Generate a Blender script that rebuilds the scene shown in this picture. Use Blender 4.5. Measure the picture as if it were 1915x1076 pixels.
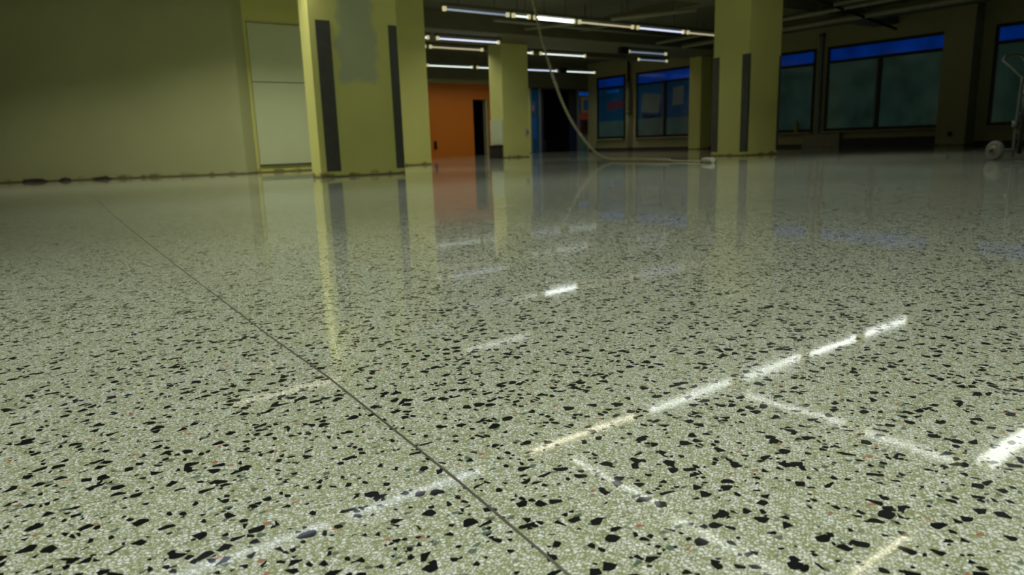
import bpy, bmesh, math, random
from mathutils import Vector, Matrix

random.seed(7)
S = bpy.context.scene
for o in list(bpy.data.objects):
    bpy.data.objects.remove(o, do_unlink=True)
COL = S.collection
PI = math.pi

# ------------------------------------------------------------------ camera
# x runs along the rows of lamps, y along the window wall, z up (metres)
F_PX, PITCH, ROLL, YAW = 1315.2, 0.2021, -0.03177, 0.62644
CAM_H = 0.40
cd = bpy.data.cameras.new('camera')
cam = bpy.data.objects.new('camera', cd)
COL.objects.link(cam)
fw = Vector((math.sin(YAW) * math.cos(PITCH), math.cos(YAW) * math.cos(PITCH), -math.sin(PITCH)))
rt = Vector((math.cos(YAW), -math.sin(YAW), 0))
up = rt.cross(fw)
cr, sr = math.cos(ROLL), math.sin(ROLL)
ax = cr * rt + sr * up
ay = -sr * rt + cr * up
m = Matrix((ax, ay, -fw)).transposed().to_4x4()
m.translation = Vector((0, 0, CAM_H))
cam.matrix_world = m
cd.sensor_fit = 'HORIZONTAL'
cd.sensor_width = 36.0
cd.lens = 36.0 * F_PX / 1915.0
cd.clip_start = 0.05
cd.clip_end = 100
cd.dof.use_dof = True
cd.dof.focus_distance = 1.15
cd.dof.aperture_fstop = 6.5
S.camera = cam

# ------------------------------------------------------------------ world, exposure
w = bpy.data.worlds.new('night_outside')
S.world = w
w.use_nodes = True
w.node_tree.nodes['Background'].inputs[0].default_value = (0.02, 0.05, 0.12, 1)
w.node_tree.nodes['Background'].inputs[1].default_value = 0.15
S.view_settings.view_transform = 'Standard'
S.view_settings.look = 'None'
S.view_settings.gamma = 1.0
S.view_settings.use_curve_mapping = False
S.view_settings.exposure = 0.0

LAMP_W = 26.0          # watts of one tube's downward light
LAMP_SPREAD = 116      # degrees: the batten above cuts the rest off
TUBE = 7.5            # radiance of a fresh tube


# ------------------------------------------------------------------ material helpers
def new_mat(name):
    mt = bpy.data.materials.new(name)
    mt.use_nodes = True
    nt = mt.node_tree
    return mt, nt, nt.nodes['Principled BSDF']


def N(nt, kind, **kw):
    n = nt.nodes.new(kind)
    for k, v in kw.items():
        setattr(n, k, v)
    return n


def math_node(nt, op, a, b=None, clamp=False):
    n = N(nt, 'ShaderNodeMath', operation=op, use_clamp=clamp)
    for i, v in enumerate((a, b)):
        if v is None:
            continue
        if isinstance(v, (int, float)):
            n.inputs[i].default_value = v
        else:
            nt.links.new(v, n.inputs[i])
    return n.outputs[0]


def mix_col(nt, fac, a, b):
    n = N(nt, 'ShaderNodeMix', data_type='RGBA')
    for sock, v in ((n.inputs[0], fac), (n.inputs[6], a), (n.inputs[7], b)):
        if isinstance(v, (int, float)):
            sock.default_value = v
        elif isinstance(v, tuple):
            sock.default_value = (v + (1,))[:4]
        else:
            nt.links.new(v, sock)
    return n.outputs[2]


def map_range(nt, v, a, b, c=0.0, d=1.0, smooth=True):
    n = N(nt, 'ShaderNodeMapRange')
    n.interpolation_type = 'SMOOTHSTEP' if smooth else 'LINEAR'
    nt.links.new(v, n.inputs[0])
    for i, x in enumerate((a, b, c, d)):
        n.inputs[1 + i].default_value = x
    return n.outputs[0]


def world_pos(nt):
    g = N(nt, 'ShaderNodeNewGeometry')
    return g.outputs['Position']


def plain(name, col, rough=0.5, metal=0.0, noise=0.12, scale=6.0, emit=None, estr=0.0, spec=0.5):
    mt, nt, b = new_mat(name)
    nz = N(nt, 'ShaderNodeTexNoise')
    nz.inputs['Scale'].default_value = scale
    nz.inputs['Detail'].default_value = 3
    nt.links.new(world_pos(nt), nz.inputs['Vector'])
    dark = tuple(c * (1 - noise) for c in col)
    lite = tuple(min(1, c * (1 + noise)) for c in col)
    nt.links.new(mix_col(nt, nz.outputs['Fac'], dark, lite), b.inputs['Base Color'])
    b.inputs['Roughness'].default_value = rough
    b.inputs['Metallic'].default_value = metal
    b.inputs['Specular IOR Level'].default_value = spec
    if emit:
        b.inputs['Emission Color'].default_value = emit + (1,)
        b.inputs['Emission Strength'].default_value = estr
    return mt


def painted(name, col, stain=(0.10, 0.06, 0.012), stain_h=0.055, rough=0.55, patch=None):
    """wall paint with blotchy wear and a dirty scuffed band where it meets the floor"""
    mt, nt, b = new_mat(name)
    P = world_pos(nt)
    nz = N(nt, 'ShaderNodeTexNoise')
    nz.inputs['Scale'].default_value = 1.1
    nz.inputs['Detail'].default_value = 4
    nt.links.new(P, nz.inputs['Vector'])
    c = mix_col(nt, nz.outputs['Fac'], tuple(x * 0.88 for x in col), tuple(x * 1.1 for x in col))
    sep = N(nt, 'ShaderNodeSeparateXYZ')
    nt.links.new(P, sep.inputs[0])
    if patch:
        (x0, x1, z0), pc = patch
        pn = N(nt, 'ShaderNodeTexNoise')
        pn.inputs['Scale'].default_value = 4
        nt.links.new(P, pn.inputs['Vector'])
        wob = math_node(nt, 'MULTIPLY', math_node(nt, 'SUBTRACT', pn.outputs['Fac'], 0.5), 0.28)
        xx = math_node(nt, 'ADD', sep.outputs[0], wob)
        zz = math_node(nt, 'ADD', sep.outputs[2], wob)
        k = math_node(nt, 'MULTIPLY', map_range(nt, xx, x0 - 0.05, x0 + 0.05), map_range(nt, xx, x1 - 0.05, x1 + 0.05, 1, 0))
        k = math_node(nt, 'MULTIPLY', k, map_range(nt, zz, z0 - 0.06, z0 + 0.06))
        c = mix_col(nt, k, c, pc)
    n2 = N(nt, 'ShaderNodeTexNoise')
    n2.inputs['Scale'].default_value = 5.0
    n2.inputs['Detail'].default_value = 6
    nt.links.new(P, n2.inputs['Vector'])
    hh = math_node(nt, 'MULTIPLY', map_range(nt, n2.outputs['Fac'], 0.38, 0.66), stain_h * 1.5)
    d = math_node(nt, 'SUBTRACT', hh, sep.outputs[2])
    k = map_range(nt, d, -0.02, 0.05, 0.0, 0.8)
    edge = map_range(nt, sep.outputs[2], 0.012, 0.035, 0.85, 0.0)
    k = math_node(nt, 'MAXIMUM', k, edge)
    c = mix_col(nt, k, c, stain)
    nt.links.new(c, b.inputs['Base Color'])
    b.inputs['Roughness'].default_value = rough
    b.inputs['Specular IOR Level'].default_value = 0.3
    return mt


def terrazzo():
    mt, nt, b = new_mat('polished_terrazzo')
    P = world_pos(nt)
    L = nt.links

    def coords(rot, sx, sy, wob=0.0, wscale=60):
        mp = N(nt, 'ShaderNodeMapping')
        mp.inputs['Rotation'].default_value = (0, 0, rot)
        mp.inputs['Scale'].default_value = (sx, sy, 1)
        mp.inputs['Location'].default_value = (rot * 3.1, rot * 1.7, 0)
        if wob:
            nz = N(nt, 'ShaderNodeTexNoise')
            nz.noise_dimensions = '2D'
            nz.inputs['Scale'].default_value = wscale
            nz.inputs['Detail'].default_value = 1
            L.new(P, nz.inputs['Vector'])
            v = N(nt, 'ShaderNodeVectorMath', operation='SUBTRACT')
            L.new(nz.outputs['Color'], v.inputs[0])
            v.inputs[1].default_value = (0.5, 0.5, 0.5)
            v2 = N(nt, 'ShaderNodeVectorMath', operation='SCALE')
            L.new(v.outputs[0], v2.inputs[0])
            v2.inputs['Scale'].default_value = wob
            v3 = N(nt, 'ShaderNodeVectorMath', operation='ADD')
            L.new(P, v3.inputs[0])
            L.new(v2.outputs[0], v3.inputs[1])
            L.new(v3.outputs[0], mp.inputs['Vector'])
        else:
            L.new(P, mp.inputs['Vector'])
        return mp.outputs[0]

    def chips(scale, rot, sx, sy, edge, wob=0.0, soft=0.03, rnd=0.85, rad=0.52):
        c = coords(rot, sx, sy, wob, scale * 0.9)
        v1 = N(nt, 'ShaderNodeTexVoronoi', voronoi_dimensions='2D', feature='F1')
        v2 = N(nt, 'ShaderNodeTexVoronoi', voronoi_dimensions='2D', feature='DISTANCE_TO_EDGE')
        for v in (v1, v2):
            v.inputs['Scale'].default_value = scale
            v.inputs['Randomness'].default_value = rnd
            L.new(c, v.inputs['Vector'])
        s = N(nt, 'ShaderNodeSeparateColor')
        L.new(v1.outputs['Color'], s.inputs[0])
        mask = math_node(nt, 'MULTIPLY', map_range(nt, v2.outputs['Distance'], edge, edge + soft), map_range(nt, v1.outputs['Distance'], rad, rad + 0.05, 1, 0))
        return s.outputs[0], s.outputs[1], s.outputs[2], mask

    # cement matrix
    nz = N(nt, 'ShaderNodeTexNoise')
    nz.inputs['Scale'].default_value = 14
    nz.inputs['Detail'].default_value = 5
    L.new(P, nz.inputs['Vector'])
    col = mix_col(nt, nz.outputs['Fac'], (0.25, 0.28, 0.13), (0.37, 0.405, 0.215))

    # fine and medium pale marble chips
    for scale, rot, lo, edge, a, bb in ((430, 0.3, 0.50, 0.12, (0.42, 0.45, 0.28), (0.78, 0.84, 0.72)),
                                        (270, 1.0, 0.38, 0.14, (0.50, 0.54, 0.42), (0.88, 0.95, 0.90)),
                                        (175, 1.9, 0.56, 0.15, (0.62, 0.67, 0.60), (0.90, 0.97, 0.95))):
        r0, g0, b0, mk = chips(scale, rot, 1, 1, edge, 0.0008, 0.06, 0.9, 0.40)
        sel = math_node(nt, 'MULTIPLY', math_node(nt, 'GREATER_THAN', r0, lo), mk)
        tone = mix_col(nt, g0, a, bb)
        col = mix_col(nt, sel, col, tone)
    # scattered small red and dark green chips
    for scale, rot, hi, colr in ((110, 0.7, 0.007, (0.40, 0.13, 0.07)), (85, 2.2, 0.035, (0.07, 0.12, 0.085)),
                                 (120, 2.9, 0.03, (0.20, 0.24, 0.17))):
        r0, g0, b0, mk = chips(scale, rot, 1, 1.3, 0.12, 0.003)
        sel = math_node(nt, 'MULTIPLY', math_node(nt, 'LESS_THAN', r0, hi), mk)
        col = mix_col(nt, math_node(nt, 'MULTIPLY', sel, 0.85), col, colr)
    # black chips of three sizes
    black = (0.006, 0.008, 0.008)
    bm = None
    for scale, rot, sx, sy, hi, edge in ((50, 0.5, 1, 1.15, 0.10, 0.15), (52, 2.5, 1, 1.4, 0.08, 0.14),
                                         (84, 1.4, 1.3, 1, 0.095, 0.13), (140, 0.1, 1, 1.3, 0.045, 0.12)):
        r0, g0, b0, mk = chips(scale, rot, sx, sy, edge, 0.0022, 0.02)
        sel = math_node(nt, 'MULTIPLY', math_node(nt, 'LESS_THAN', r0, hi), mk)
        bm = sel if bm is None else math_node(nt, 'MAXIMUM', bm, sel)
    col = mix_col(nt, bm, col, black)
    L.new(col, b.inputs['Base Color'])
    L.new(map_range(nt, bm, 0, 1, 1.0, 0.55), b.inputs['Coat Weight'])
    # polish: faint unevenness of the gloss
    n3 = N(nt, 'ShaderNodeTexNoise')
    n3.inputs['Scale'].default_value = 2.2
    n3.inputs['Detail'].default_value = 4
    L.new(P, n3.inputs['Vector'])
    b.inputs['Roughness'].default_value = 0.22
    b.inputs['IOR'].default_value = 1.45
    b.inputs['Specular IOR Level'].default_value = 0.10
    b.inputs['Coat Weight'].default_value = 1.0
    b.inputs['Coat IOR'].default_value = 1.55
    L.new(map_range(nt, n3.outputs['Fac'], 0.3, 0.7, 0.038, 0.058), b.inputs['Coat Roughness'])
    n4 = N(nt, 'ShaderNodeTexNoise')
    n4.inputs['Scale'].default_value = 5
    n4.inputs['Detail'].default_value = 1
    L.new(P, n4.inputs['Vector'])
    bp = N(nt, 'ShaderNodeBump')
    bp.inputs['Strength'].default_value = 0.012
    bp.inputs['Distance'].default_value = 0.02
    L.new(n4.outputs['Fac'], bp.inputs['Height'])
    L.new(bp.outputs[0], b.inputs['Coat Normal'])
    return mt


def emissive(name, col, strength):
    mt, nt, b = new_mat(name)
    b.inputs['Base Color'].default_value = (0.7, 0.7, 0.7, 1)
    b.inputs['Emission Color'].default_value = col + (1,)
    b.inputs['Emission Strength'].default_value = strength
    b.inputs['Roughness'].default_value = 0.3
    return mt


def pane_mat(name, col, e, estr, rough=0.12):
    mt, nt, b = new_mat(name)
    nz = N(nt, 'ShaderNodeTexNoise')
    nz.inputs['Scale'].default_value = 1.6
    nz.inputs['Detail'].default_value = 4
    nt.links.new(world_pos(nt), nz.inputs['Vector'])
    b.inputs['Base Color'].default_value = col + (1,)
    b.inputs['Roughness'].default_value = rough
    b.inputs['Emission Color'].default_value = e + (1,)
    nt.links.new(map_range(nt, nz.outputs['Fac'], 0.25, 0.75, estr * 0.6, estr * 1.3), b.inputs['Emission Strength'])
    return mt


M = {}
M['floor'] = terrazzo()
M['paint'] = painted('olive_cream_paint', (0.62, 0.61, 0.185))
M['paint_column'] = painted('olive_cream_paint_patched', (0.68, 0.67, 0.20), patch=((4.2, 4.78, 1.35), (0.47, 0.52, 0.29)))
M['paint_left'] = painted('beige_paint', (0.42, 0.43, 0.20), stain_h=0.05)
M['paint_window'] = painted('dimmed_brown_paint', (0.34, 0.32, 0.155), stain_h=0.05)  # dim light on the window wall is put into this darker colour
M['board'] = painted('white_board', (0.58, 0.62, 0.36), stain_h=0.0)
M['orange'] = plain('orange_paint', (0.56, 0.15, 0.002), 0.5, noise=0.06, scale=1.2)
M['frieze'] = plain('pale_frieze_paint', (0.35, 0.33, 0.16), 0.5)
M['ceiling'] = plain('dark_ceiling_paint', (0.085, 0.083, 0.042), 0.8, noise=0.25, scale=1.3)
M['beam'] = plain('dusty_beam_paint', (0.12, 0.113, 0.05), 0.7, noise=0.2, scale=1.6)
M['pipe'] = plain('grey_painted_pipe', (0.24, 0.235, 0.14), 0.45, noise=0.2)
M['dark_pipe'] = plain('black_pipe', (0.02, 0.02, 0.015), 0.9, spec=0.1)
M['guard'] = plain('grey_steel_guard', (0.075, 0.078, 0.06), 0.45, metal=0.2, noise=0.3, scale=9)
M['black'] = plain('black_frame', (0.008, 0.008, 0.007), 0.4)
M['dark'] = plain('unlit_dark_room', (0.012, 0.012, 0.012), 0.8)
M['navy'] = plain('navy_door_paint', (0.006, 0.008, 0.04), 0.5)
M['post'] = plain('grey_aluminium', (0.16, 0.19, 0.19), 0.4, metal=0.3)
M['divider'] = plain('zinc_divider', (0.12, 0.12, 0.085), 0.35, metal=0.4, noise=0.3, scale=30)
M['skirting'] = plain('dark_skirting', (0.03, 0.028, 0.016), 0.6)
M['housing'] = plain('grey_lamp_batten', (0.10, 0.10, 0.07), 0.5)
M['holder'] = plain('cream_glowing_lamp_holder', (0.85, 0.80, 0.50), 0.4, emit=(1.0, 0.92, 0.5), estr=0.45)  # glow added so the cream holders look lit by their tubes
M['cord'] = plain('cream_cord_rubber', (0.36, 0.34, 0.18), 0.5)
M['plug'] = plain('white_plug_plastic', (0.36, 0.37, 0.25), 0.5)
M['brown'] = plain('dark_brown_crate', (0.028, 0.018, 0.010), 0.6)
M['steel'] = plain('galvanised_tube', (0.085, 0.095, 0.075), 0.4, metal=0.2)
M['tyre'] = plain('pale_rubber_tyre', (0.085, 0.095, 0.075), 0.7)
M['hub'] = plain('brown_wheel_hub', (0.10, 0.085, 0.05), 0.5)
M['rubble'] = plain('crumbled_plaster', (0.05, 0.04, 0.02), 0.9, noise=0.4, scale=30)
M['yellow'] = plain('yellow_plastic', (0.30, 0.25, 0.008), 0.45)
M['paper'] = plain('pale_paper', (0.14, 0.16, 0.145), 0.7, emit=(0.4, 0.55, 0.5), estr=0.01)
M['red'] = plain('red_vinyl', (0.10, 0.006, 0.008), 0.5, emit=(0.8, 0.03, 0.03), estr=0.012)
M['redorange'] = plain('orange_red_print', (0.28, 0.03, 0.008), 0.5, emit=(0.8, 0.06, 0.01), estr=0.03)
M['maroon'] = plain('maroon_print', (0.06, 0.006, 0.014), 0.5)
M['gold'] = plain('golden_print', (0.22, 0.10, 0.01), 0.5, emit=(0.7, 0.35, 0.02), estr=0.03)
M['pink'] = plain('pink_print', (0.35, 0.10, 0.14), 0.5)
M['blueprint'] = plain('blue_print', (0.006, 0.06, 0.20), 0.45, emit=(0.0, 0.15, 0.6), estr=0.03)
M['greenblue'] = plain('teal_print', (0.01, 0.07, 0.12), 0.45, emit=(0.0, 0.2, 0.4), estr=0.02)
M['blueglow'] = pane_mat('lit_blue_film', (0.002, 0.008, 0.05), (0.0, 0.12, 1.0), 0.085)
M['bluebright'] = pane_mat('bright_blue_sign', (0.003, 0.02, 0.08), (0.0, 0.14, 1.0), 0.22)


# dusk behind frosted film: the panes are faintly lit from outside
M['pane'] = pane_mat('frosted_green_glass', (0.035, 0.055, 0.045), (0.25, 0.60, 0.45), 0.018)
M['pane_low'] = pane_mat('pale_frosted_glass', (0.045, 0.07, 0.06), (0.25, 0.60, 0.50), 0.020)
M['pane_blue'] = pane_mat('blue_filmed_glass', (0.010, 0.04, 0.07), (0.02, 0.32, 0.75), 0.020)

M['bluedim'] = pane_mat('dim_blue_sign', (0.003, 0.03, 0.08), (0.0, 0.22, 1.0), 0.09)

TUBES = {
    'white': emissive('white_fluorescent', (0.93, 1.0, 0.95), TUBE),
    'faint': emissive('failing_fluorescent', (0.95, 1.0, 0.95), TUBE * 0.3),
    'warmfaint': emissive('failing_yellow_fluorescent', (1.0, 0.92, 0.66), TUBE * 0.28),
    'soft': emissive('old_fluorescent', (0.95, 1.0, 0.92), TUBE * 0.55),
    'bright': emissive('bright_fluorescent', (0.93, 1.0, 0.97), 5.0),
    'cool': emissive('cool_fluorescent', (0.72, 0.78, 1.0), 1.2),
    'pale': emissive('pale_fluorescent', (0.80, 0.92, 0.85), 1.4),
    'warm': emissive('aged_fluorescent', (1.0, 0.90, 0.55), 0.45),
    'warmlit': emissive('yellowed_fluorescent', (1.0, 0.92, 0.66), TUBE * 0.8),
    'blue': emissive('dim_blue_fluorescent', (0.55, 0.70, 1.0), 0.32),
    'bluelit': emissive('blue_white_fluorescent', (0.78, 0.86, 1.0), TUBE * 0.55),
}


# ------------------------------------------------------------------ mesh helpers
class MB:
    def __init__(self):
        self.bm = bmesh.new()

    def box(self, x0, x1, y0, y1, z0, z1, bevel=0.0):
        b = bmesh.new()
        bmesh.ops.create_cube(b, size=1)
        for v in b.verts:
            v.co = Vector(((x0 + x1) / 2 + v.co.x * (x1 - x0), (y0 + y1) / 2 + v.co.y * (y1 - y0), (z0 + z1) / 2 + v.co.z * (z1 - z0)))
        if bevel:
            bmesh.ops.bevel(b, geom=list(b.edges), offset=bevel, segments=2, affect='EDGES', profile=0.5)
        self.add(b)
        return self

    def add(self, b):
        me = bpy.data.meshes.new('tmp')
        b.to_mesh(me)
        b.free()
        self.bm.from_mesh(me)
        bpy.data.meshes.remove(me)

    def prism(self, pts, z0, z1):
        lo = [self.bm.verts.new((x, y, z0)) for x, y in pts]
        hi = [self.bm.verts.new((x, y, z1)) for x, y in pts]
        n = len(pts)
        self.bm.faces.new(lo[::-1])
        self.bm.faces.new(hi)
        for i in range(n):
            self.bm.faces.new((lo[i], lo[(i + 1) % n], hi[(i + 1) % n], hi[i]))
        bmesh.ops.recalc_face_normals(self.bm, faces=self.bm.faces)
        return self

    def tube(self, pts, r, seg=10, caps=True):
        pts = [Vector(p) for p in pts]
        rings = []
        ref = None
        for i, p in enumerate(pts):
            a = pts[max(i - 1, 0)]
            c = pts[min(i + 1, len(pts) - 1)]
            t = (c - a).normalized()
            if ref is None:
                ref = t.orthogonal().normalized()
            else:
                ref = (ref - t * ref.dot(t)).normalized()
            s = t.cross(ref)
            rr = r[i] if isinstance(r, (list, tuple)) else r
            rings.append([self.bm.verts.new(p + (ref * math.cos(2 * PI * k / seg) + s * math.sin(2 * PI * k / seg)) * rr) for k in range(seg)])
        for a, c in zip(rings, rings[1:]):
            for k in range(seg):
                f = self.bm.faces.new((a[k], a[(k + 1) % seg], c[(k + 1) % seg], c[k]))
                f.smooth = True
        if caps:
            self.bm.faces.new(rings[0][::-1])
            self.bm.faces.new(rings[-1])
        return self

    def lathe(self, prof, origin, axis, seg=32):
        """prof: list of (radius, distance along axis)"""
        o, a = Vector(origin), Vector(axis).normalized()
        u = a.orthogonal().normalized()
        v = a.cross(u)
        rings = [[self.bm.verts.new(o + a * d + (u * math.cos(2 * PI * k / seg) + v * math.sin(2 * PI * k / seg)) * max(r, 1e-4)) for k in range(seg)] for r, d in prof]
        for p, q in zip(rings, rings[1:]):
            for k in range(seg):
                f = self.bm.faces.new((p[k], p[(k + 1) % seg], q[(k + 1) % seg], q[k]))
                f.smooth = True
        self.bm.faces.new(rings[0][::-1])
        self.bm.faces.new(rings[-1])
        bmesh.ops.recalc_face_normals(self.bm, faces=self.bm.faces)
        return self

    def build(self, name, mat, parent=None):
        me = bpy.data.meshes.new(name)
        bmesh.ops.recalc_face_normals(self.bm, faces=self.bm.faces)
        self.bm.to_mesh(me)
        self.bm.free()
        me.materials.append(mat)
        o = bpy.data.objects.new(name, me)
        COL.objects.link(o)
        if parent is not None:
            o.parent = parent
            o.matrix_parent_inverse = parent.matrix_world.inverted()
        return o


def tag(o, label=None, cat=None, group=None, kind=None):
    if label:
        o['label'] = label
    if cat:
        o['category'] = cat
    if group:
        o['group'] = group
    if kind:
        o['kind'] = kind
    return o


def empty(name, loc, label, cat, group=None):
    o = bpy.data.objects.new(name, None)
    COL.objects.link(o)
    o.location = loc
    o.empty_display_size = 0.1
    o.matrix_world = Matrix.Translation(Vector(loc))
    return tag(o, label, cat, group)


def struct(o):
    return tag(o, kind='structure')


def smooth_path(pts, per=8):
    pts = [Vector(p) for p in pts]
    out = []
    for i in range(len(pts) - 1):
        p0, p1, p2, p3 = pts[max(i - 1, 0)], pts[i], pts[i + 1], pts[min(i + 2, len(pts) - 1)]
        for k in range(per):
            t = k / per
            out.append(0.5 * ((2 * p1) + (p2 - p0) * t + (2 * p0 - 5 * p1 + 4 * p2 - p3) * t * t + (3 * p1 - p0 - 3 * p2 + p3) * t ** 3))
    out.append(pts[-1])
    return out


# ------------------------------------------------------------------ the setting
ZC = 3.50
struct(MB().box(-8, 22, -6, 27, -0.2, 0).build('floor', M['floor']))
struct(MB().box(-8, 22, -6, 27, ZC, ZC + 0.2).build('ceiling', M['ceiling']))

# left wall (slightly askew) with its short return, then the recessed middle wall
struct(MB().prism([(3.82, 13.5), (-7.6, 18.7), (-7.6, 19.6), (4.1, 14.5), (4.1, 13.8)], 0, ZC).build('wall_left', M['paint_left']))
struct(MB().box(4.1, 7.9, 13.8, 14.5, 0, ZC).build('wall_middle', M['paint']))
# thin zinc divider laid into the terrazzo
seam = [(0.375, 0.30), (0.385, 0.46), (0.405, 0.69), (0.42, 0.93), (0.435, 1.17), (0.445, 1.54), (0.49, 2.56), (0.57, 4.2), (0.68, 6.2), (0.86, 9.0)]
mb = MB()
vs = []
for i, (x, y) in enumerate(seam):
    vs.append((mb.bm.verts.new((x - 0.0019, y, 0.0004)), mb.bm.verts.new((x + 0.0019, y, 0.0004))))
for a, c in zip(vs, vs[1:]):
    mb.bm.faces.new((a[0], a[1], c[1], c[0]))
struct(mb.build('trim_1', M['divider']))

# far wall: orange stretch with a doorway, then plain wall, then the glazed entrance
YF = 22.5
mb = MB()
mb.box(7.0, 14.76, YF, YF + 0.25, 0, 2.60)
mb.box(14.76, 15.46, YF, YF + 0.25, 2.04, 2.60)
mb.box(15.46, 17.0, YF, YF + 0.25, 0, 2.60)
struct(mb.build('wall_far', M['orange']))
struct(MB().box(7.0, 17.0, YF - 0.03, YF + 0.25, 2.60, 2.73).build('trim_2', M['frieze']))
mb = MB()
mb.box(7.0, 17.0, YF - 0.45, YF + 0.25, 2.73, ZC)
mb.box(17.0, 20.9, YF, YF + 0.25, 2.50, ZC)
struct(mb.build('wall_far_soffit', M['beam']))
struct(MB().box(17.0, 17.45, YF, YF + 0.25, 0, 2.50).build('wall_far_pier', M['paint']))
MB().box(15.36, 15.46, YF + 0.05, YF + 0.24, 0, 2.04).build('door_jamb', M['frieze'], bpy.data.objects['wall_far'])
# dark rooms behind the two openings
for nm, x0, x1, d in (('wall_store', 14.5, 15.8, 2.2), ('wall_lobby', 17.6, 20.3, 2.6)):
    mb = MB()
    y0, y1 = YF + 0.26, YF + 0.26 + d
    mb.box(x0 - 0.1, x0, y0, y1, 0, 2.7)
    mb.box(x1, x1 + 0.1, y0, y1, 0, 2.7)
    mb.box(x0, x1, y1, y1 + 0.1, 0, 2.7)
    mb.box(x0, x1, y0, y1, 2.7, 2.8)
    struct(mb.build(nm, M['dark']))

# window wall
XW = 20.5
WIN = [(21.95, 20.33, None), (19.76, 16.75, 18.34), (13.9, 12.35, None), (12.0, 8.72, 10.46), (7.62, 4.4, 6.0)]
Z0, Z1, ZT = 0.46, 2.90, 2.50
mb = MB()
mb.box(XW, XW + 0.25, -6, 27, 0, Z0)
mb.box(XW, XW + 0.25, -6, 27, Z1, ZC)
edges = [27]
for a, c, _ in WIN:
    edges += [a, c]
edges.append(-6)
for i in range(0, len(edges), 2):
    mb.box(XW, XW + 0.25, edges[i + 1], edges[i], Z0, Z1)
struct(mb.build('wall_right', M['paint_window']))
for i, (a, c) in enumerate(((16.75, 16.25), (8.6, 7.9))):
    struct(MB().box(XW - 0.5, XW, c, a, 0, ZC).build('wall_right_pier_%s' % ('far', 'near')[i], M['paint'] if i == 0 else M['paint_window']))
struct(MB().box(XW - 0.02, XW, -6, 22.45, 0, 0.09).build('baseboard_right', M['skirting']))
struct(MB().box(XW - 0.10, XW - 0.021, 8.62, 11.39, 0.0, 0.24).build('trim_3', M['skirting']))
struct(MB().box(-8, 22, -6.2, -6, 0, ZC).build('wall_rear', M['paint_left']))
struct(MB().box(-8.2, -8, -6, 19.5, 0, ZC).build('wall_side', M['paint_left']))

for i, (a, c, mull) in enumerate(WIN):
    g = MB()
    x0, x1 = XW - 0.02, XW + 0.08
    t = 0.085
    g.box(x0, x1, c, a, Z0, Z0 + t)
    g.box(x0, x1, c, a, Z1 - t, Z1)
    g.box(x0, x1, c, c + t, Z0 + t, Z1 - t)
    g.box(x0, x1, a - t, a, Z0 + t, Z1 - t)
    g.box(x0, x1, c + t, a - t, ZT - t, ZT)
    fr = struct(g.build('window_%d' % (i + 1), M['black']))
    if mull:
        MB().box(x0 - 0.03, x1 - 0.005, mull - 0.10, mull, Z0 + t, ZT - t).build('mullion', M['black'], fr)
        MB().box(x0 - 0.02, x1 - 0.01, mull, mull + 0.05, Z0 + t, ZT - t).build('mullion_strip', M['post'], fr)
    spans = [(c + t, mull - 0.10), (mull + 0.05, a - t)] if mull else [(c + t, a - t)]
    for (p, q) in spans:
        if i < 2:
            MB().box(x0 + 0.03, x0 + 0.05, p, q, 1.16, ZT - t).build('upper_pane', M['pane_blue'], fr)
            MB().box(x0 + 0.03, x0 + 0.05, p, q, Z0 + t, 1.16).build('lower_pane', M['pane_low'], fr)
        else:
            MB().box(x0 + 0.03, x0 + 0.05, p, q, Z0 + t, ZT - t).build('pane', M['pane'], fr)
    MB().box(x0 + 0.03, x0 + 0.05, c + t, a - t, ZT, Z1 - t).build('transom_pane', M['blueglow'], fr)
    MB().box(XW - 0.18, XW - 0.021, c - 0.02, a + 0.02, Z0 - 0.035, Z0).build('window_sill', M['paint_window'], fr)

# ------------------------------------------------------------------ beams and pipes under the ceiling
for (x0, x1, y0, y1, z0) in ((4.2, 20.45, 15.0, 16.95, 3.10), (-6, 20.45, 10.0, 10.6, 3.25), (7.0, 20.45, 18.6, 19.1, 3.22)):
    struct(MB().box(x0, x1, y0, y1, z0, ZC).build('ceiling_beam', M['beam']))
for x, z0 in ((13.4, 3.3), (18.9, 3.25)):
    mb = MB()
    for (a, c) in ((10.6, 15.0), (0, 10.0), (16.95, 18.6)):
        mb.box(x - 0.15, x + 0.15, a, c, z0, ZC)
    struct(mb.build('ceiling_rib', M['beam']))


def pipe(a, c, r, mat, label):
    mb = MB().tube([a, c], r, 12)
    o = mb.build('ceiling_pipe', mat)
    tag(o, label, 'pipe', 'pipes below the dark ceiling')
    n = 4
    for k in range(n):
        p = Vector(a).lerp(Vector(c), (k + 0.5) / n)
        MB().box(p.x - 0.012, p.x + 0.012, p.y - 0.012, p.y + 0.012, p.z + r * 0.7, ZC).build('hanger', M['housing'], o)
    return o


pipe((11.0, 14.3, 3.13), (12.9, 10.65, 3.13), 0.045, M['pipe'], 'pale pipe crossing the ceiling just left of the right column')
pipe((17.45, 14.9, 3.13), (17.2, 1.0, 3.13), 0.07, M['pipe'], 'thickest pale pipe running along the window wall')
pipe((16.3, 14.9, 3.16), (15.7, 1.0, 3.16), 0.05, M['pipe'], 'thinner pale pipe beside the thick one near the windows')
pipe((15.2, 8.8, 3.13), (14.9, 1.0, 3.13), 0.05, M['pipe'], 'pale pipe starting right beside the top of the right column')
pipe((13.8, 8.75, 3.2), (19.6, 9.62, 3.02), 0.032, M['dark_pipe'], 'black pipe slanting over the big window right of the right column')
pipe((10.2, 14.5, 3.3), (17.0, 14.5, 3.3), 0.04, M['pipe'], 'thin pipe parallel to the lamps in front of the wide beam')

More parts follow.
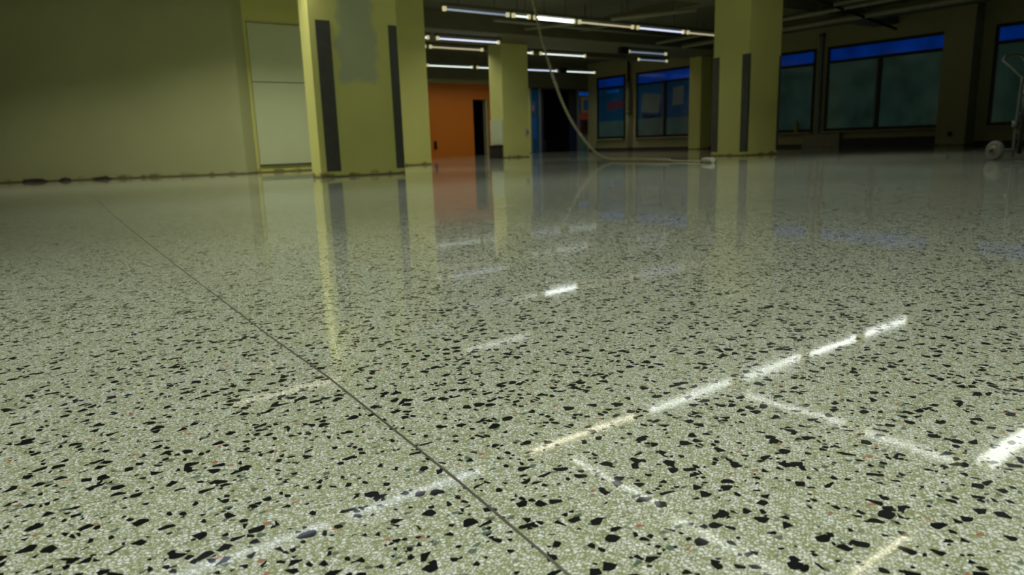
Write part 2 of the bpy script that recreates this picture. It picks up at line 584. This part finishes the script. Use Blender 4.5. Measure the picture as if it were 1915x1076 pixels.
# ------------------------------------------------------------------ columns
def column(name, x0, x1, y0, y1, mat, label, guards, gz0, gz1, leg=0.11):
    o = MB().box(x0, x1, y0, y1, 0, 3.10 if name != 'x' else ZC).build('column', mat)
    tag(o, label, 'column', 'square columns')
    t = 0.008
    for sx, sy in guards:
        g = MB()
        cx = x0 if sx < 0 else x1
        cy = y0 if sy < 0 else y1
        # two flanges of an angle iron round the corner
        g.box(min(cx, cx - sx * leg), max(cx, cx - sx * leg), min(cy, cy + sy * t), max(cy, cy + sy * t), gz0, gz1)
        g.box(min(cx, cx + sx * t), max(cx, cx + sx * t), min(cy + sy * t, cy - sy * leg), max(cy + sy * t, cy - sy * leg), gz0, gz1)
        tag(g.build('corner_guard', M['guard'], o), 'grey steel corner guard')
    return o


def long_column(*a, **k):
    return column(*a, **k)


# left column: guards sit on the corners of the front face
c1 = MB().box(3.80, 5.14, 9.8, 10.14, 0, 3.25).build('column', M['paint_column'])
tag(c1, 'wide olive column at left with two grey corner guards', 'column', 'painted columns')
for x0, x1 in ((3.89, 4.10), (5.0, 5.13)):
    g = MB()
    g.box(x0, x1, 9.786, 9.8, 0.085, 2.15)
    tag(g.build('corner_guard', M['guard'], c1), 'grey steel corner guard')
# right column
c2 = MB().box(12.6, 13.68, 9.05, 9.92, 0, 3.25).build('column', M['paint'])
tag(c2, 'olive column right of the hanging cord with dark corner guard', 'column', 'painted columns')
for sx, sy in ((-1, -1), (-1, 1), (1, -1)):
    g = MB()
    cx, cy = (12.6, 13.68)[sx > 0], (9.05, 9.92)[sy > 0]
    t = 0.01
    lx, ly = 0.05, 0.15
    g.box(min(cx + sx * t, cx - sx * lx), max(cx + sx * t, cx - sx * lx), min(cy, cy + sy * t), max(cy, cy + sy * t), 0.085, 2.02)
    g.box(min(cx, cx + sx * t), max(cx, cx + sx * t), min(cy, cy - sy * ly), max(cy, cy - sy * ly), 0.085, 2.02)
    g.build('corner_guard', M['guard'], c2)
# middle column with the white cover board and the switch box
c3 = MB().box(11.75, 12.66, 16.4, 17.02, 0, 3.10).build('column', M['paint'])
tag(c3, 'farthest olive column, beside the orange wall', 'column', 'painted columns')
wb = MB().box(11.71, 11.75, 16.42, 17.0, 0.37, 1.06, 0.006).build('cover_board', M['board'])
tag(wb, 'white board fixed low on the side of the farthest column', 'board')
cb = MB()
cb.box(11.60, 11.74, 16.45, 16.92, 0.0, 0.35, 0.008)
cbo = cb.build('crate', M['brown'])
tag(cbo, 'dark brown crate on the floor below the white board', 'crate')
MB().box(11.59, 11.745, 16.44, 16.93, 0.30, 0.345, 0.004).build('lid', M['black'], cbo)
sb = MB().box(12.50, 12.62, 16.35, 16.40, 0.62, 0.78, 0.008).build('switch_box', M['plug'])
tag(sb, 'small switch box on the right edge of the farthest column', 'switch box')
MB().box(12.53, 12.59, 16.335, 16.35, 0.66, 0.73, 0.003).build('rocker', M['pipe'], sb)

# white wall boards in the recess
wp = MB().box(4.16, 6.2, 13.76, 13.8, 1.68, 2.72, 0.004).build('wall_board', M['board'])
tag(wp, 'upper white wall board left of the wide column', 'wall board', 'white wall boards')
wp2 = MB().box(4.16, 6.2, 13.76, 13.8, 0.15, 1.665, 0.004).build('wall_board', M['board'])
tag(wp2, 'taller lower white wall board left of the wide column', 'wall board', 'white wall boards')
MB().box(4.16, 6.2, 13.75, 13.80, 0.125, 0.15).build('edge_strip', M['guard'], wp2)
MB().box(4.16, 6.2, 13.78, 13.80, 1.666, 1.679).build('joint_strip', M['guard'], wp2)

# little pull handle on the orange wall
hd = MB()
hd.tube([(13.08, YF, 0.52), (13.08, YF - 0.05, 0.52), (13.08, YF - 0.05, 0.32), (13.08, YF, 0.32)], 0.025, 8)
hdo = hd.build('pull_handle', M['black'])
tag(hdo, 'black pull handle low on the orange wall', 'handle')
MB().box(13.02, 13.14, YF - 0.012, YF - 0.001, 0.27, 0.57).build('backplate', M['black'], hdo)

# ------------------------------------------------------------------ entrance and its prints
en = MB()
en.box(17.86, 17.96, YF - 0.02, YF + 0.12, 0, 2.5)
en.box(19.90, 19.99, YF - 0.02, YF + 0.12, 0, 2.5)
en.box(20.72, 20.80, YF - 0.02, YF + 0.12, 0, 2.5)
en.box(17.45, 17.51, YF - 0.02, YF + 0.12, 0, 2.5)
ent = struct(en.build('door_1', M['post']))
MB().box(17.45, 20.8, YF - 0.01, YF + 0.13, 2.44, 2.50).build('door_head', M['black'], ent)
MB().box(17.51, 17.86, YF + 0.04, YF + 0.06, 0, 2.44).build('side_pane', M['pane_blue'], ent)
MB().box(19.99, 20.72, YF + 0.04, YF + 0.06, 0, 2.44).build('side_pane', M['pane'], ent)
for x0, x1 in ((17.96, 18.14), (19.5, 19.90)):
    MB().box(x0, x1, YF + 0.05, YF + 0.10, 0, 1.35).build('kick_panel', M['navy'], ent)
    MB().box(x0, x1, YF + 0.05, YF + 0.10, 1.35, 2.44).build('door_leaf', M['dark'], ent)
bin_ = MB().lathe([(0.15, 0), (0.19, 0.42), (0.20, 0.44), (0.17, 0.44)], (18.75, YF + 0.9, 0), (0, 0, 1), 20)
bo = bin_.build('waste_bin', M['black'])
tag(bo, 'black waste bin inside the dark entrance', 'bin')
MB().lathe([(0.19, 0.0), (0.20, 0.02), (0.18, 0.03)], (18.75, YF + 0.9, 0.44), (0, 0, 1), 20).build('rim', M['dark'], bo)


def poster(name, x0, x1, z0, z1, mat, label, y=YF + 0.03, parts=()):
    o = MB().box(x0, x1, y - 0.006, y, z0, z1).build(name, mat)
    tag(o, label, 'poster', 'posters beside the entrance')
    for nm, a, c, e, f, mm in parts:
        MB().box(a, c, y - 0.010, y - 0.0061, e, f).build(nm, mm, o)
    return o


poster('poster', 17.53, 17.76, 0.55, 1.38, M['blueprint'], 'narrow plain blue banner left of the dark entrance')
poster('poster', 17.52, 17.72, 1.42, 2.0, M['greenblue'], 'small dark print with pink marks left of the dark entrance',
       parts=(('pink_motif', 17.54, 17.66, 1.64, 1.86, M['pink']), ('brown_motif', 17.54, 17.66, 1.46, 1.58, M['brown'])))
poster('poster', 20.02, 20.70, 1.52, 2.22, M['greenblue'], 'blue picture in a golden frame right of the dark entrance',
       parts=(('golden_frame', 20.14, 20.62, 1.56, 2.18, M['gold']),))
MB().box(20.25, 20.51, YF + 0.014, YF + 0.0195, 1.66, 2.08).build('inner_picture', M['blueprint'], bpy.data.objects['poster.002'])
poster('poster', 20.00, 20.70, 1.30, 1.51, M['redorange'], 'orange-red strip with a pale line right of the entrance',
       parts=(('pale_line', 20.16, 20.56, 1.31, 1.36, M['pink']),))
poster('poster', 20.06, 20.66, 0.66, 1.28, M['maroon'], 'dark maroon poster under the orange-red strip',
       parts=(('dark_field', 20.2, 20.5, 0.85, 1.2, M['black']), ('red_edge', 20.08, 20.14, 0.7, 1.24, M['red'])))
lb = MB().box(20.02, 20.66, YF + 0.0, YF + 0.035, 2.26, 2.36).build('light_sign', M['bluebright'])
tag(lb, 'bright blue glowing strip above the golden framed picture', 'sign')

# things stuck on the window glass
XG = XW + 0.0095
s1 = MB().box(XG - 0.006, XG - 0.001, 20.7, 21.4, 2.26, 2.36).build('light_sign', M['bluedim'])
tag(s1, 'blue glowing strip at the top of the leftmost window', 'sign')
# red lettering: reversed as seen from inside, too blurred to read
lt = MB()
y = 21.36
zb = 1.60
for k in range(5):
    wd = 0.17
    lt.box(XG - 0.006, XG - 0.001, y - 0.05, y, zb, zb + 0.31)
    lt.box(XG - 0.006, XG - 0.001, y - wd + 0.01, y - wd + 0.05, zb, zb + 0.31)
    if k % 2:
        lt.box(XG - 0.006, XG - 0.001, y - wd + 0.05, y - 0.05, zb + 0.25, zb + 0.31)
    lt.box(XG - 0.006, XG - 0.001, y - wd + 0.05, y - 0.05, zb, zb + 0.06)
    lt.box(XG - 0.006, XG - 0.001, y - wd + 0.05, y - 0.05, zb + 0.13, zb + 0.19)
    y -= wd + 0.02
    zb += 0.012
lto = lt.build('window_lettering', M['red'])
tag(lto, 'red lettering across the blue film of the leftmost window', 'lettering')
sh = MB()
sh.prism([(0, 0), (1, 0), (1, 1), (0, 1)], 0, 0.004)
bpy_sheets = (('paper_sheet', [(19.50, 1.42), (18.62, 1.36), (18.50, 2.02), (19.42, 2.12)], 'large pale sheet on the left pane of the second window'),
              ('paper_sheet', [(17.95, 1.58), (17.45, 1.60), (17.42, 2.26), (17.92, 2.22)], 'narrow pale sheet on the right pane of the second window'))
sh.bm.free()
for nm, pts, lab in bpy_sheets:
    mb = MB()
    a = [mb.bm.verts.new((XG - 0.001, yy, zz)) for yy, zz in pts]
    c = [mb.bm.verts.new((XG - 0.005, yy, zz)) for yy, zz in pts]
    mb.bm.faces.new(a)
    mb.bm.faces.new(c[::-1])
    for k in range(4):
        mb.bm.faces.new((a[k], a[(k + 1) % 4], c[(k + 1) % 4], c[k]))
    tag(mb.build(nm, M['paper']), lab, 'paper', 'sheets on the windows')
dk = MB()
for (a, c, e, f) in ((19.45, 19.15, 1.22, 1.33), (19.1, 18.7, 1.20, 1.30), (18.62, 18.5, 1.22, 1.33), (19.3, 18.9, 1.18, 1.215)):
    dk.box(XG - 0.006, XG - 0.001, c, a, e, f)
tag(dk.build('window_lettering', M['navy']), 'dark blurred lettering below the large pale sheet', 'lettering')

# posts and downpipes on the window wall
dp = MB().tube([(XW - 0.12, 20.05, 0.09), (XW - 0.12, 20.05, 1.45)], 0.045, 12).build('downpipe', M['pipe'])
tag(dp, 'pale pipe between the first and second window', 'pipe')
MB().tube([(XW - 0.12, 20.05, 1.45), (XW - 0.12, 20.05, 2.6)], 0.08, 12).build('sleeve', M['pipe'], dp)
MB().tube([(XW - 0.12, 20.05, 1.40), (XW - 0.12, 20.05, 1.52)], 0.105, 12).build('collar', M['pipe'], dp)
MB().tube([(XW - 0.12, 20.05, 2.6), (XW - 0.12, 20.05, 3.49)], 0.05, 12).build('upper_run', M['dark_pipe'], dp)
po = MB().box(XW - 0.10, XW, 12.12, 12.22, 0.09, 3.2).build('wall_post', M['post'])
tag(po, 'slim grey post between the two windows right of the right column', 'post')
MB().box(XW - 0.12, XW - 0.0, 12.10, 12.24, 3.2, 3.3).build('bracket', M['housing'], po)
# pale floor-level box between
vb = MB().box(XW - 0.16, XW - 0.021, 11.40, 12.60, 0.0, 0.40, 0.01).build('duct_cover', M['pipe'])
tag(vb, 'pale low duct cover under the windows right of the right column', 'duct cover')
MB().box(XW - 0.17, XW - 0.16, 11.5, 12.5, 0.33, 0.36).build('grille', M['pipe'], vb)
# small wall hook thing on the near pier
hk = MB().lathe([(0.05, 0), (0.06, 0.03), (0.04, 0.07)], (XW - 0.5, 8.25, 0.30), (-1, 0, 0), 12).build('wall_valve', M['black'])
tag(hk, 'small black valve low on the pier between the large windows', 'valve')
MB().tube([(XW - 0.55, 8.25, 0.30), (XW - 0.55, 8.25, 0.22)], 0.02, 8).build('spout', M['black'], hk)
# yellow bottle on the sill
yb = MB().lathe([(0.065, 0), (0.075, 0.02), (0.075, 0.24), (0.045, 0.29), (0.03, 0.30)], (XW - 0.10, 12.84, Z0), (0, 0, 1), 16).build('spray_bottle', M['yellow'])
tag(yb, 'narrow yellow bottle standing on the window sill', 'bottle')
MB().lathe([(0.022, 0), (0.026, 0.02), (0.03, 0.07), (0.012, 0.08)], (XW - 0.10, 12.84, Z0 + 0.30), (0, 0, 1), 12).build('cap', M['yellow'], yb)

# ------------------------------------------------------------------ fluorescent lamps
ZL = 3.0


def lamp(a, c, kind, label, group, light=1.0, z=ZL, spread=LAMP_SPREAD, twin=False):
    (x0, y0), (x1, y1) = a, c
    along_x = abs(x1 - x0) > abs(y1 - y0)
    L = max(abs(x1 - x0), abs(y1 - y0))
    cx, cy = (x0 + x1) / 2, (y0 + y1) / 2
    root = empty('tube_light', (cx, cy, z), label, 'lamp', group)

    def bx(l0, l1, w, z0, z1, off=0.0, bev=0.0):
        m_ = MB()
        if along_x:
            m_.box(cx + l0, cx + l1, cy - w + off, cy + w + off, z0, z1, bev)
        else:
            m_.box(cx - w + off, cx + w + off, cy + l0, cy + l1, z0, z1, bev)
        return m_

    h = L / 2
    bx(-h - 0.1, h + 0.1, 0.05, z + 0.05, z + 0.12, 0, 0.006).build('batten', M['housing'], root)
    offs = (-0.06, 0.0, 0.06) if twin else (0.0,)
    for of in offs:
        if along_x:
            p, q = (cx - h, cy + of, z), (cx + h, cy + of, z)
        else:
            p, q = (cx + of, cy - h, z), (cx + of, cy + h, z)
        MB().tube([p, q], 0.03 if (twin or kind == 'bright') else 0.019, 10).build('tube', TUBES[kind], root)
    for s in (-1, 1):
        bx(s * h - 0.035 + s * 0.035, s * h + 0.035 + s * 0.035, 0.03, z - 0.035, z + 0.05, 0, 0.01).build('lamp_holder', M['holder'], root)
    top = ZC
    for s in (-0.6, 0.6):
        bx(s * h - 0.006, s * h + 0.006, 0.006, z + 0.12, top).build('hanger', M['housing'], root)
    if light > 0:
        ld = bpy.data.lights.new('tube_glow', 'AREA')
        ld.shape = 'RECTANGLE'
        ld.size = L if along_x else 0.10
        ld.size_y = 0.10 if along_x else L
        ld.energy = LAMP_W * light
        ld.spread = math.radians(spread)
        ld.color = {'cool': (0.9, 0.95, 1.0), 'bluelit': (0.9, 0.95, 1.0)}.get(kind, (1.0, 1.0, 0.92))
        lo = bpy.data.objects.new('tube_glow', ld)
        COL.objects.link(lo)
        lo.parent = root
        lo.location = (0, 0, -0.045)
    return root


G_ROW = 'tubes reflected in the polished floor'
# nearest row, overhead: seen as the long broken streak in the floor
YA = 5.88
for x0, x1, kd, lab in ((0.55, 2.05, 'bluelit', 'overhead tube mirrored in the lower left floor, nearer half of the streak'),
                        (2.25, 3.75, 'bluelit', 'overhead tube mirrored in the floor where the divider line crosses'),
                        (4.40, 6.05, 'warmlit', 'yellowish overhead tube mirrored at the left end of the long streak'),
                        (6.35, 8.00, 'white', 'overhead tube mirrored as the second dash of the long streak'),
                        (8.28, 9.72, 'white', 'overhead tube mirrored as the third dash of the long streak'),
                        (9.98, 11.36, 'white', 'overhead tube mirrored as the fourth dash of the long streak'),
                        (11.66, 13.1, 'white', 'overhead tube mirrored as the last dash of the long streak')):
    lamp((x0, YA), (x1, YA), kd, lab, G_ROW, 0.58)
for x, y0, y1, lab in ((7.75, 4.05, 5.40, 'crosswise tube mirrored as the upper slanting streak, far half'),
                       (7.72, 2.85, 3.8, 'crosswise tube mirrored as the upper slanting streak, near half'),
                       (4.66, 4.15, 5.40, 'crosswise tube mirrored as the lower slanting streak, far half'),
                       (4.58, 2.8, 3.9, 'crosswise tube mirrored as the lower slanting streak, near half')):
    lamp((x, y0), (x, y1), 'soft', lab, G_ROW, 0.35)
lamp((7.9, 2.62), (9.4, 2.62), 'soft', 'triple tube mirrored as the broad white glare at the right edge', G_ROW, 0.12, twin=True)
lamp((4.95, 2.50), (5.9, 2.46), 'warmlit', 'overhead tube mirrored faintly at the bottom right of the floor', G_ROW, 0.3)
# unseen tubes added to brighten the near floor; one row continues a reflected line
for yy in (2.5, -0.75):
    for x0 in (-4.6, -2.9, -1.2, 0.5, 2.2) + ((3.9, 5.6, 7.3) if yy < 0 else ()):
        lamp((x0 - 0.75, yy), (x0 + 0.75, yy), 'white', 'added unseen overhead tube behind the camera lighting the near floor', 'added tubes above the near floor', 0.54)
# second row
for x0, x1, kd, lab in ((2.30, 3.72, 'warmfaint', 'tube mirrored as a faint yellow dash left of the divider line'),
                        (6.05, 7.37, 'faint', 'tube mirrored as a pale dash in the middle of the floor'),
                        ):
    lamp((x0, 9.72 if x0 < 5 else 9.72), (x1, 9.72 if x0 < 5 else 9.72), kd, lab, G_ROW, 0.6, z=2.98)
# rows in view, plus the added left-wall row
V = 'hanging fluorescent tubes in view'
YB = 12.4
for x0 in (-1.2, 0.55, 2.3, 4.05, 5.1 + 0.7):  # unseen row added above the frame to brighten the left wall
    lamp((x0 - 0.75, 11.3), (x0 + 0.75, 11.3), 'blue', 'added unseen tube brightening the left wall, above the frame', 'added tubes lighting the left wall', 0.8, spread=140)
for x0, x1, kd, li, lab in ((7.6, 9.05, 'blue', 0.5, 'dim bluish tube at the left end of the nearest visible row'),
                            (9.27, 9.6, 'pale', 0.4, 'short pale tube joined to the left end of the brightest tube'),
                            (9.84, 10.86, 'bright', 1.4, 'brightest white tube, just right of the hanging cord'),
                            (11.1, 12.7, 'warm', 0.8, 'dull yellowish tube right of the brightest tube'),
                            (12.95, 14.5, 'cool', 0.9, 'bluish tube between two cream holders left of the right column'),
                            (14.75, 16.2, 'warm', 0.2, 'unlit tube disappearing behind the right column')):
    lamp((x0, YB), (x1, YB), kd, lab, V, li * 0.46, spread=150)
YC = 15.65
for x0, x1, kd, li, lab in ((7.6, 9.0, 'cool', 0.9, 'short bluish end of a tube beside the wide left column, upper row'),
                            (9.35, 11.1, 'cool', 1.0, 'bluish tube just above the farthest column'),
                            (15.95, 17.5, 'blue', 0.4, 'dim bluish tube above the blue transoms, upper of two')):
    lamp((x0, YC), (x1, YC), kd, lab, V, li * 0.46, spread=150, z=2.98)
YD = 17.3
for x0, x1, kd, li, lab in ((8.3, 9.85, 'pale', 0.9, 'short white end of a tube beside the wide left column, second row'),
                            (10.1, 11.7, 'warm', 0.8, 'dull yellowish tube left of the farthest column'),
                            (12.2, 13.5, 'pale', 0.9, 'short tube end at the right edge of the farthest column'),
                            (13.9, 15.6, 'pale', 1.0, 'white tube right of the hanging cord, upper of two'),
                            (18.1, 19.4, 'blue', 0.2, 'almost unlit tube above the blue transoms, lower of two')):
    lamp((x0, YD), (x1, YD), kd, lab, V, li * 0.46, spread=150, z=3.02)
YE = 20.9
for x0, x1, kd, li, lab in ((12.05, 13.7, 'pale', 1.0, 'white tube above the orange wall'),
                            (14.0, 15.4, 'pale', 0.7, 'tube partly hidden by the farthest column, above the orange wall'),
                            (15.9, 17.45, 'cool', 0.6, 'bluish tube crossed by the hanging cord'),
                            (17.75, 19.35, 'pale', 0.9, 'white tube nearest the entrance corner, ending left of the windows')):
    lamp((x0, YE), (x1, YE), kd, lab, V, li * 0.46, spread=150, z=2.98)
# dark ballast boxes hanging in the rows
for x, y, lab in ((15.75, YC, 'black ballast box at the end of the dim bluish tube'), (17.66, 20.72, 'black ballast box between two tubes near the entrance')):
    o = MB().box(x - 0.22, x + 0.1, y - 0.08, y + 0.08, 2.90, 3.08, 0.01).build('ballast_box', M['black'])
    tag(o, lab, 'ballast box')
    MB().box(x - 0.07, x - 0.05, y - 0.01, y + 0.01, 3.08, ZC).build('hanger', M['housing'], o)

# ------------------------------------------------------------------ coiled cord hanging to the floor
hang = [(8.46, 10.81, 3.24), (8.49, 10.79, 2.97), (8.53, 10.77, 2.76), (8.57, 10.74, 2.52), (8.61, 10.71, 2.3), (8.655, 10.68, 2.1), (8.70, 10.64, 1.9),
        (8.75, 10.60, 1.66), (8.81, 10.56, 1.45), (8.89, 10.50, 1.17), (8.99, 10.43, 0.90), (9.08, 10.37, 0.71), (9.17, 10.30, 0.53), (9.28, 10.22, 0.35),
        (9.42, 10.12, 0.17), (9.55, 10.03, 0.07), (9.66, 9.93, 0.034), (9.66, 9.5, 0.034), (9.60, 8.9, 0.034), (9.52, 8.4, 0.034)]
path = smooth_path(hang, 14)
dist = [0.0]
for a, c in zip(path, path[1:]):
    dist.append(dist[-1] + (c - a).length)
total = dist[-1]
coil = []
ref = None
steps_per_turn, pitch, R = 8, 0.052, 0.021
n = int(total / pitch * steps_per_turn)
j = 0
for k in range(n + 1):
    s = total * k / n
    while j < len(dist) - 2 and dist[j + 1] < s:
        j += 1
    u = (s - dist[j]) / max(dist[j + 1] - dist[j], 1e-6)
    p = path[j].lerp(path[j + 1], u)
    t = (path[j + 1] - path[j]).normalized()
    ref = t.orthogonal().normalized() if ref is None else (ref - t * ref.dot(t)).normalized()
    sd = t.cross(ref)
    an = 2 * PI * k / steps_per_turn
    coil.append(p + (ref * math.cos(an) + sd * math.sin(an)) * R)
co = MB().tube(coil, 0.0115, 6).build('coiled_cord', M['cord'])
tag(co, 'cream coiled cord hanging from the ceiling and trailing on the floor', 'cord')
MB().tube(smooth_path([coil[-1], (9.50, 8.3, 0.02), (9.48, 7.9, 0.016), (9.30, 7.5, 0.016)], 6), 0.013, 8).build('straight_lead', M['cord'], co)
ax_ = Vector((-0.42, -0.9, 0)).normalized()
MB().lathe([(0.018, 0), (0.03, 0.02), (0.032, 0.10), (0.042, 0.11), (0.042, 0.36), (0.036, 0.38)], Vector((9.30, 7.5, 0.043)), ax_, 20).build('plug', M['plug'], co)

# ------------------------------------------------------------------ rubble along the left wall
d = Vector((3.71, -1.69, 0)).normalized()
nrm = Vector((-d.y, d.x, 0))
rub = ((0.58, 0.33, 'longest dark crumb pile at the foot of the left wall'), (1.06, 0.15, 'short dark crumb pile right of the longest pile by the left wall'),
       (1.66, 0.24, 'brown crumb pile below the middle of the left wall'))
for s, ln, lab in rub:
    b0 = Vector((0.11, 15.19, 0)) + d * s - nrm * 0.10
    bm_ = bmesh.new()
    bmesh.ops.create_icosphere(bm_, subdivisions=3, radius=1)
    for v in bm_.verts:
        k = 0.75 + 0.5 * random.random()
        v.co = Vector((v.co.x * ln * 0.6 * k, v.co.y * 0.05 * k, max(v.co.z, -0.2) * 0.045 * k + 0.009))
    mb = MB()
    rot = Matrix.Rotation(math.atan2(d.y, d.x), 4, 'Z')
    for v in bm_.verts:
        v.co = rot @ v.co + b0
    mb.add(bm_)
    for v in mb.bm.verts:
        v.co.z = max(v.co.z, 0.0)
    tag(mb.build('rubble', M['rubble']), lab, 'rubble', 'crumbs along the left wall')

# ------------------------------------------------------------------ hand truck at the right edge
axl = Vector((0.906, -0.423, 0))
bk = Vector((0.423, 0.906, 0))
wc = Vector((10.26, 3.69, 0.122))
tr = empty('hand_truck', (wc.x + 0.3 * axl.x, wc.y + 0.3 * axl.y, 0), 'grey tubular hand truck with pale rubber wheels at the right edge', 'hand truck')


def wheel(c):
    o = MB().lathe([(0.075, -0.035), (0.105, -0.04), (0.118, -0.026), (0.122, 0), (0.118, 0.026), (0.105, 0.04), (0.075, 0.035)], c, axl, 36).build('wheel', M['tyre'], tr)
    MB().lathe([(0.02, -0.05), (0.045, -0.046), (0.074, -0.030), (0.074, 0.030), (0.045, 0.046), (0.02, 0.05)], c, axl, 24).build('hub', M['hub'], o)
    MB().lathe([(0.02, -0.075), (0.024, -0.07), (0.024, -0.045)], c, axl, 16).build('hub_cap', M['black'], o)


wheel(wc)
wheel(wc + axl * 0.80)
MB().tube([wc + axl * 0.04, wc + axl * 0.76], 0.016, 10).build('axle', M['steel'], tr)
for sgn, nm in ((0.27, 'left'), (0.60, 'right')):
    b0 = wc + axl * sgn + Vector((0, 0, 0.0))
    topp = b0 + bk * -0.02 + Vector((0, 0, 0.90))
    up_ = MB().tube(smooth_path([b0 - Vector((0, 0, 0.09)), b0 + Vector((0, 0, 0.3)), topp], 5), 0.017, 10).build('upright', M['steel'], tr)
    tip = topp + bk * 0.31 + Vector((0, 0, 0.22))
    MB().tube([topp - Vector((0, 0, 0.02)), topp + (tip - topp) * 0.5, tip], 0.016, 10).build('handle_arm', M['steel'], tr)
a0 = wc + axl * 0.27 + bk * 0.29 + Vector((0, 0, 1.12))
a1 = wc + axl * 0.60 + bk * 0.29 + Vector((0, 0, 1.12))
MB().tube(smooth_path([a0, a0 + axl * 0.05 + Vector((0, 0, 0.055)), a0.lerp(a1, 0.5) + Vector((0, 0, 0.07)), a1 - axl * 0.05 + Vector((0, 0, 0.055)), a1], 6), 0.017, 10).build('grip_bar', M['steel'], tr)
for h_ in (0.22, 0.45, 0.68):
    MB().tube([wc + axl * 0.27 + Vector((0, 0, h_)), wc + axl * 0.60 + Vector((0, 0, h_))], 0.013, 8).build('cross_bar', M['steel'], tr)
MB().tube([wc + axl * 0.35 + bk * -0.01 + Vector((0, 0, -0.05)), wc + axl * 0.35 + bk * -0.01 + Vector((0, 0, 0.8))], 0.028, 10).build('back_rail', M['black'], tr)
pl = MB()
for k in range(1):
    q = [wc + axl * 0.24 - bk * 0.02, wc + axl * 0.63 - bk * 0.02, wc + axl * 0.63 - bk * 0.24, wc + axl * 0.24 - bk * 0.24]
    pl.prism([(v.x, v.y) for v in q], 0.012, 0.020)
pl.build('toe_plate', M['steel'], tr)
MB().tube([wc + axl * 0.25 + Vector((0, 0, 0.28)), wc + axl * 0.25 + Vector((0, 0, 0.36))], 0.03, 10).build('clamp', M['tyre'], tr)
